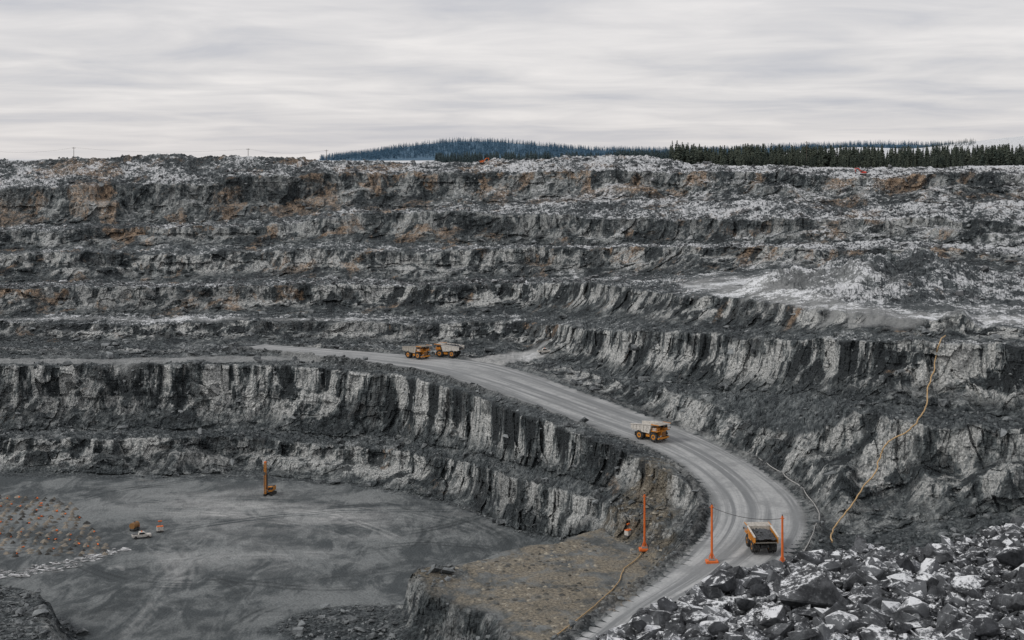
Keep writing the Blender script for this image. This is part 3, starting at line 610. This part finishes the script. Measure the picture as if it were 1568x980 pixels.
# ------------------------------------------------------------------ drill rig
def drill(px,py,aim):
    p=loc(px,py);R=empty('drill_rig',p,aim)
    for sy in(-1,1):
        prism('track_shoe',[(-2.2,.25),(-1.8,0),(1.8,0),(2.2,.25),(2.2,.75),(1.9,1.0),(-1.9,1.0),(-2.2,.75)],*sorted((sy*.95,sy*1.5)),blk,R)
        for k in range(4): cyl('track_roller',(-1.5+k,sy*.9,.45),(-1.5+k,sy*1.55,.45),.3,gry,R)
    box('chassis',(0,0,1.1),(3.2,1.8,.5),gry,R);box('power_pack',(-1.1,0,2.1),(2.6,2.2,1.5),yel,R,.1);box('engine_cover',(-1.1,0,2.95),(2.2,1.9,.2),gry,R)
    prism('cab',[(.5,1.4),(2.0,1.4),(2.1,2.2),(1.8,3.2),(.5,3.2)],.2,1.4,yel,R);prism('cab_window',[(.7,2.1),(2.14,2.15),(1.9,3.0),(.7,3.0)],.16,1.44,glass,R,.01)
    cyl('boom',(.8,-.5,1.8),(3.0,-.4,3.2),.24,yel,R);cyl('boom_cylinder',(1.0,-.8,1.3),(2.7,-.6,2.7),.12,gry,R)
    for a in(-.28,.28):
        for b in(-.28,.28): cyl('mast_chord',(3.2+a,-.4+b,.3),(3.2+a,-.4+b,12.2),.1,yel,R,8)
    for k in range(15):
        z0=.5+k*.78
        for b in(-.28,.28): cyl('mast_brace',(2.92,-.4+b,z0),(3.48,-.4+b,z0+.78),.05,yel,R,6)
        for a in(-.28,.28): cyl('mast_brace_x',(3.2+a,-.68,z0+.78),(3.2+a,-.12,z0),.05,yel,R,6)
    box('mast_head',(3.2,-.4,12.3),(.8,.8,.4),org,R);box('rotary_head',(3.5,-.4,8.2),(.5,.6,1.1),gry,R);cyl('drill_rod',(3.55,-.4,0),(3.55,-.4,8),.09,gry,R,8)
    box('dust_hood',(3.4,-.4,.5),(.9,.9,.8),blk,R);box('rod_rack',(2.95,.25,5.5),(.35,.4,5.5),gry,R)
    return R
drill(414,757,hd(-.3,-.95))
def pickup(px,py,aim,mat):
    p=loc(px,py);R=empty('pickup_truck',p,aim)
    prism('body_shell',[(-2.7,.5),(2.6,.5),(2.7,.9),(2.5,1.12),(1.2,1.2),(-2.7,1.2)],-.92,.92,mat,R,.05);prism('cab_shell',[(-.9,1.2),(1.25,1.2),(.6,1.85),(-.75,1.88)],-.8,.8,mat,R,.04)
    prism('side_glass',[(-.78,1.25),(1.02,1.25),(.52,1.76),(-.66,1.78)],-.82,.82,glass,R,.005);box('cargo_bed_liner',(-1.8,0,1.2),(1.6,1.5,.08),gry,R);box('beacon',(0,0,1.95),(.3,.9,.14),org,R)
    box('bumper',(2.72,0,.6),(.12,1.7,.25),gry,R)
    for x in(-1.7,1.7):
        for sy in(-1,1): wheel('wheel',x,sy*.85,.42,.28,R,gry)
    R.scale=(1.12,)*3;return R
pickup(217,824,hd(1,.35),wht);pickup(834,541,hd(1,.1),wht)
def tank(px,py,aim,a,b):
    R=empty('water_tank_trailer',loc(px,py),aim);cyl('tank',(-1.6,0,1.7),(1.6,0,1.7),1.0,a,R,18);box('trailer_frame',(0,0,.7),(3.8,1.6,.25),gry,R);box('pump_box',(1.9,0,1.3),(.7,1.2,1.0),b,R);cyl('fill_cap',(0,0,2.6),(0,0,2.9),.3,gry,R)
    for x in(-.8,.8):
        for sy in(-1,1): wheel('wheel',x,sy*1.0,.45,.3,R,gry)
    cyl('tow_bar',(2.0,0,.7),(3.3,0,.6),.08,gry,R,6)
tank(206,812,hd(.3,1),simple('ochre_paint',(.30,.15,.05),.6),org)
def booth(px,py,aim):
    R=empty('portable_light_tower',loc(px,py),aim);box('cabinet',(0,0,1.2),(2.0,1.3,1.3),wht,R);box('hood_stripe',(0,0,1.95),(2.02,1.32,.2),org,R);cyl('mast',(0,0,2),(0,0,3.6),.07,gry,R,8);box('lamp_head',(0,0,3.6),(1.2,.3,.4),org,R);box('skid',(0,0,.35),(2.4,1.4,.2),gry,R)
    for sy in(-1,1): wheel('wheel',0,sy*.75,.35,.2,R,gry)
booth(245,815,.4);booth(962,822,.9)
def excavator(px,py,aim,mat):
    R=empty('excavator',loc(px,py),aim)
    for sy in(-1,1): prism('track',[(-2.3,.3),(-1.9,0),(1.9,0),(2.3,.3),(2.3,.8),(2,1.05),(-2,1.05),(-2.3,.8)],*sorted((sy*1,sy*1.7)),blk,R)
    box('house',(-.7,0,1.9),(3.2,2.6,1.3),mat,R,.1);box('counterweight',(-2.4,0,1.9),(.7,2.6,1.2),gry,R,.15);prism('cab',[(.3,1.5),(1.6,1.5),(1.7,2.3),(1.4,3.2),(.3,3.2)],.3,1.3,mat,R);prism('cab_glass',[(.5,2.0),(1.74,2.1),(1.5,3.0),(.5,3.0)],.27,1.33,glass,R,.01)
    prism('boom',[(.7,1.8),(1.2,1.6),(3.5,4.4),(5.8,4.6),(5.9,4.9),(3.3,5.0)],-.6,-.2,mat,R);prism('stick',[(5.6,5.1),(6.1,4.9),(5.6,2.0),(5.2,2.1)],-.55,-.25,mat,R);prism('bucket',[(5.0,2.2),(5.8,2.1),(5.9,1.2),(5.2,.7),(4.6,1.0),(5.1,1.4)],-.95,.15,gry,R)
    R.scale=(.75,)*3
excavator(738,251,.3,org);excavator(1322,268,2.8,red)
# ------------------------------------------------------------------ cable poles & cable
def pole(px,pyb,pyt):
    p=loc(px,pyb);h=(pyb-pyt)/F*p.y;R=empty('cable_pole',p)
    cyl('mast',(0,0,.5),(0,0,h),.30,org,R,14,.24);box('foundation_skid',(0,0,.35),(3.0,2.2,.7),org,R,.1);box('foundation_block',(0,0,.85),(1.6,1.4,.5),conc,R,.06)
    for a in range(4):
        c_=math.cos(a*1.5708+.78);s_=math.sin(a*1.5708+.78);cyl('brace',(c_*1.1,s_*.9,.8),(c_*.2,s_*.2,2.6),.08,org,R,6)
    box('cross_arm',(0,0,h-.6),(1.0,.2,.2),org,R);cyl('insulator',(0,0,h),(0,0,h+.35),.12,gry,R,8)
    return p+Vector((0,0,h-.6)),p
def tube(name,pts,rad,mat,res=2):
    c=bpy.data.curves.new(name,'CURVE');c.dimensions='3D';s_=c.splines.new('POLY');s_.points.add(len(pts)-1)
    for i,q in enumerate(pts): s_.points[i].co=(q[0],q[1],q[2],1)
    c.bevel_depth=rad;c.bevel_resolution=res;c.materials.append(mat);o=bpy.data.objects.new(name,c);col.objects.link(o);return o
t1,b1=pole(987,843,757);t2,b2=pole(1090,862,773);t3,b3=pole(1198,868,790)
def sag(a,b,s_,n=24): return [a.lerp(b,i/n)-Vector((0,0,4*s_*(i/n)*(1-i/n))) for i in range(n+1)]
tube('overhead_cable',sag(t1,t2,1.8)+sag(t2,t3,1.2)[1:],.07,gry)
def drape(name,pts,rad,mat,wig=1.0,lift=.35):
    q=catm(pts,10);w_=[loc(a+wig*random.uniform(-1,1),b) for a,b in q];w_=np.array([x[:] for x in w_])
    for k in range(2): w_=np.stack([gs(w_[:,0],.8),gs(w_[:,1],1.0),gs(w_[:,2],1.0)],1)
    w_[:,2]+=lift;w_[:,1]-=lift*1.3;return tube(name,[tuple(a) for a in w_],rad,mat)
drape('ground_cable',[(1445,518),(1434,535),(1428,570),(1418,600),(1415,630),(1402,650),(1388,665),(1368,675),(1352,688),(1345,705),(1338,728),(1322,748),(1305,775),(1285,800),(1272,818),(1272,835)],.19,cabm,2.5,1.1)
drape('trailing_cable',[(985,845),(972,860),(955,872),(945,895),(920,920),(890,945),(850,975)],.13,cabm,2.0,.3)
off=hw+2.6+.7*vn(np.arange(len(hw))/5.,0*hw,0*hw)
k0=14*8;k1=14*13
sg=1
if (Rp[9]-mid[14*9])@nrm[14*9]<0: sg=-1
pts=np.array([(mid[k,0]+sg*nrm[k,0]*off[k],mid[k,1]+sg*nrm[k,1]*off[k]) for k in range(k0,k1)])
pz=np.array([zat(x,y) for x,y in pts]);pz=np.maximum(gs(pz,2),pz-.2)+.15
tube('dewatering_pipe',[(a[0],a[1],b) for a,b in zip(pts,pz)],.15,pipe)
def upole(px,pyt,d):
    x=(px-CX)/F*d;z=zat(x,d);h=(HY-pyt)/F*d-z;R=empty('utility_pole',(x,d,z));cyl('shaft',(0,0,-.3),(0,0,h),.2,wood,R,8,.14);box('crossarm',(0,0,h-.8),(2.2,.2,.2),wood,R);[cyl('insulator',(a,0,h-.7),(a,0,h-.35),.09,gry,R,6) for a in(-1,0,1)];return Vector((x,d,z+h-.4))
tp_=[upole(-30,228,930),upole(113,225,930),upole(380,227,940),upole(500,229,950)]
for a,b in zip(tp_[:-1],tp_[1:]): tube('power_line',sag(a,b,2.5),.035,gry,1)
upole(1235,216,880)
# ------------------------------------------------------------------ drill cuttings rows, stakes
def cone(seed):
    r=np.random.default_rng(seed);V_=[(0,0,.9)];n=9
    for rr_,zz_ in((.45,.55),(1.0,-.1)):
        for i in range(n): a=6.283*i/n;V_.append((rr_*math.cos(a)*r.uniform(.7,1.3),rr_*math.sin(a)*r.uniform(.7,1.3),zz_*r.uniform(.8,1.2)))
    F_=[(0,1+i,1+(i+1)%n) for i in range(n)]
    for i in range(n):
        a,b=1+i,1+(i+1)%n;F_+=[(a,a+n,b+n),(a,b+n,b)]
    return np.array(V_),np.array(F_)
cones=[cone(i) for i in range(7)]
def cutmat(name,a,b):
    m,nt=newmat(name);g=nd(nt,'ShaderNodeNewGeometry');c=mixc(nt,mr(nt,g.outputs['Random Per Island'],0,1),a,b);c=mixc(nt,mr(nt,noise(nt,g.outputs['Position'],.9,6,.7),.4,.65,0,.8),c,(.09,.095,.095));finish(nt,c,.95);return m
ps=[];ss=[];stk=[]
r=np.random.default_rng(77)
o_=w2(0,760,-121);ux=np.array([1,-.18]);uy=np.array([.16,-1])
for i in range(-16,26):
    for j in range(0,36):
        p=o_+ux*i*3.4+uy*j*3.5+r.normal(0,.35,2);px=CX+F*p[0]/p[1];py=HY+121*F/p[1]
        lim=95+(py-755)*.85
        if px>lim or py>852 or r.random()<.08: continue
        z=zat(*p);a=r.uniform(.8,1.5);ps.append((p[0],p[1],z));ss.append((a,a*r.uniform(.7,1.1),r.uniform(.6,1.1)))
        if r.random()<.17 : stk.append((p[0]+.8,p[1]-.8,z))
V_,F_=merge(cones,ps,np.array(ss),.05,4);mkmesh('drill_cuttings',V_,F_,[cutmat('cuttings_brown',(.03,.03,.028),(.27,.235,.19))])
V_,F_=merge(small,[(a[0],a[1],a[2]+.4) for a in stk],np.full(len(stk),.5),1,5);mkmesh('orange_blast_markers',V_,F_,[org])
ps=[];ss=[]
for i in range(190):
    t=r.random();px=-20+215*t;py=(884-42*t if i%2 else 884-5*t-40*t*t)+r.normal(0,2.0);q=loc(px,py);ps.append(tuple(q+Vector((0,0,.15))));ss.append((r.uniform(.5,1.7),r.uniform(.4,.9),r.uniform(.3,.6)))
V_,F_=merge(small,ps,np.array(ss),.2,6);mkmesh('pale_rock_row',V_,F_,[cutmat('pale_rock',(.24,.245,.25),(.60,.61,.62))])
ps=[];ss=[];PL=np.array(plat)
gi,gj=np.meshgrid(np.arange(-8,52),np.arange(-8,64),indexing='ij');gi=gi.ravel()[:,None];gj=gj.ravel()[:,None]
G=PL.mean(0)+np.array([-52,-50])+np.array([2.2,.6])*gi+np.array([-.6,2.2])*gj+r.normal(0,.45,(len(gi),2))
sdv=polydist(G,PL);keep=(sdv<-3.5)&(r.random(len(G))>.2)&(fbm(G[:,0]/14,G[:,1]/14,0*G[:,0],3)>-.25)
for p in G[keep]:
    ps.append((p[0],p[1],zat(*p)-.05));a=r.uniform(.45,1.1);ss.append((a,a*r.uniform(.6,1.2),r.uniform(.25,.6)))
V_,F_=merge(cones,ps,np.array(ss),.05,8);mkmesh('drill_cuttings_on_platform',V_,F_,[cutmat('cuttings_tan',(.045,.043,.037),(.33,.30,.24))])
# ------------------------------------------------------------------ world
W=bpy.data.worlds.new('World');scene.world=W;W.use_nodes=True;nt=W.node_tree;nt.nodes.clear()
EL,ROT=math.radians(38),math.radians(-108)
sky=nd(nt,'ShaderNodeTexSky',sky_type='NISHITA');sky.sun_disc=False;sky.sun_elevation=EL;sky.sun_rotation=ROT
b1_=nd(nt,'ShaderNodeBackground',{'Color':sky.outputs[0],'Strength':.1})
g=nd(nt,'ShaderNodeTexCoord').outputs['Generated'];s_=nd(nt,'ShaderNodeSeparateXYZ',{0:g})
zc_=mth(nt,'ADD',mth(nt,'MAXIMUM',s_.outputs[2],0.0),.06)
cv=nd(nt,'ShaderNodeCombineXYZ',{0:mth(nt,'DIVIDE',s_.outputs[0],zc_),1:mth(nt,'DIVIDE',s_.outputs[1],zc_),2:0.0}).outputs[0]
k1=noise(nt,vmul(nt,cv,(1.3,1.2,1)),.8,6,.55,.5);k2=noise(nt,vmul(nt,cv,(.45,1,1)),.42,5,.5,.4)
k=mth(nt,'ADD',mth(nt,'MULTIPLY',k1,.42),mth(nt,'MULTIPLY',k2,.58))
cr=nd(nt,'ShaderNodeValToRGB',{0:k});e=cr.color_ramp;e.elements[0].position=.36;e.elements[0].color=(.49,.50,.55,1);e.elements[1].position=.61;e.elements[1].color=(.83,.80,.79,1);q=e.elements.new(.49);q.color=(.67,.655,.665,1)
hz=mr(nt,s_.outputs[2],0.0,.045,.55,0);cc=mixc(nt,hz,cr.outputs[0],(.68,.65,.645))
b2_=nd(nt,'ShaderNodeBackground',{'Color':cc,'Strength':1.06})
mx=nd(nt,'ShaderNodeMixShader',{0:.93,1:b1_.outputs[0],2:b2_.outputs[0]});o=nd(nt,'ShaderNodeOutputWorld');nt.links.new(mx.outputs[0],o.inputs[0])
sl_=bpy.data.lights.new('sun','SUN');sl_.energy=1.5;sl_.angle=math.radians(10);sl_.color=(1,.965,.92)
so=bpy.data.objects.new('sun',sl_);col.objects.link(so)
sd=Vector((math.sin(ROT)*math.cos(EL),math.cos(ROT)*math.cos(EL),math.sin(EL)));so.rotation_euler=(-sd).to_track_quat('-Z','Y').to_euler()
cam=bpy.data.cameras.new('camera');cam.lens=50;cam.sensor_width=36;cam.shift_y=-(490-HY)/1568;cam.clip_start=.5;cam.clip_end=30000
co=bpy.data.objects.new('camera',cam);co.rotation_euler=(math.pi/2,0,0);col.objects.link(co);scene.camera=co
scene.view_settings.view_transform='Standard';scene.view_settings.look='None';scene.view_settings.exposure=0
print('done')
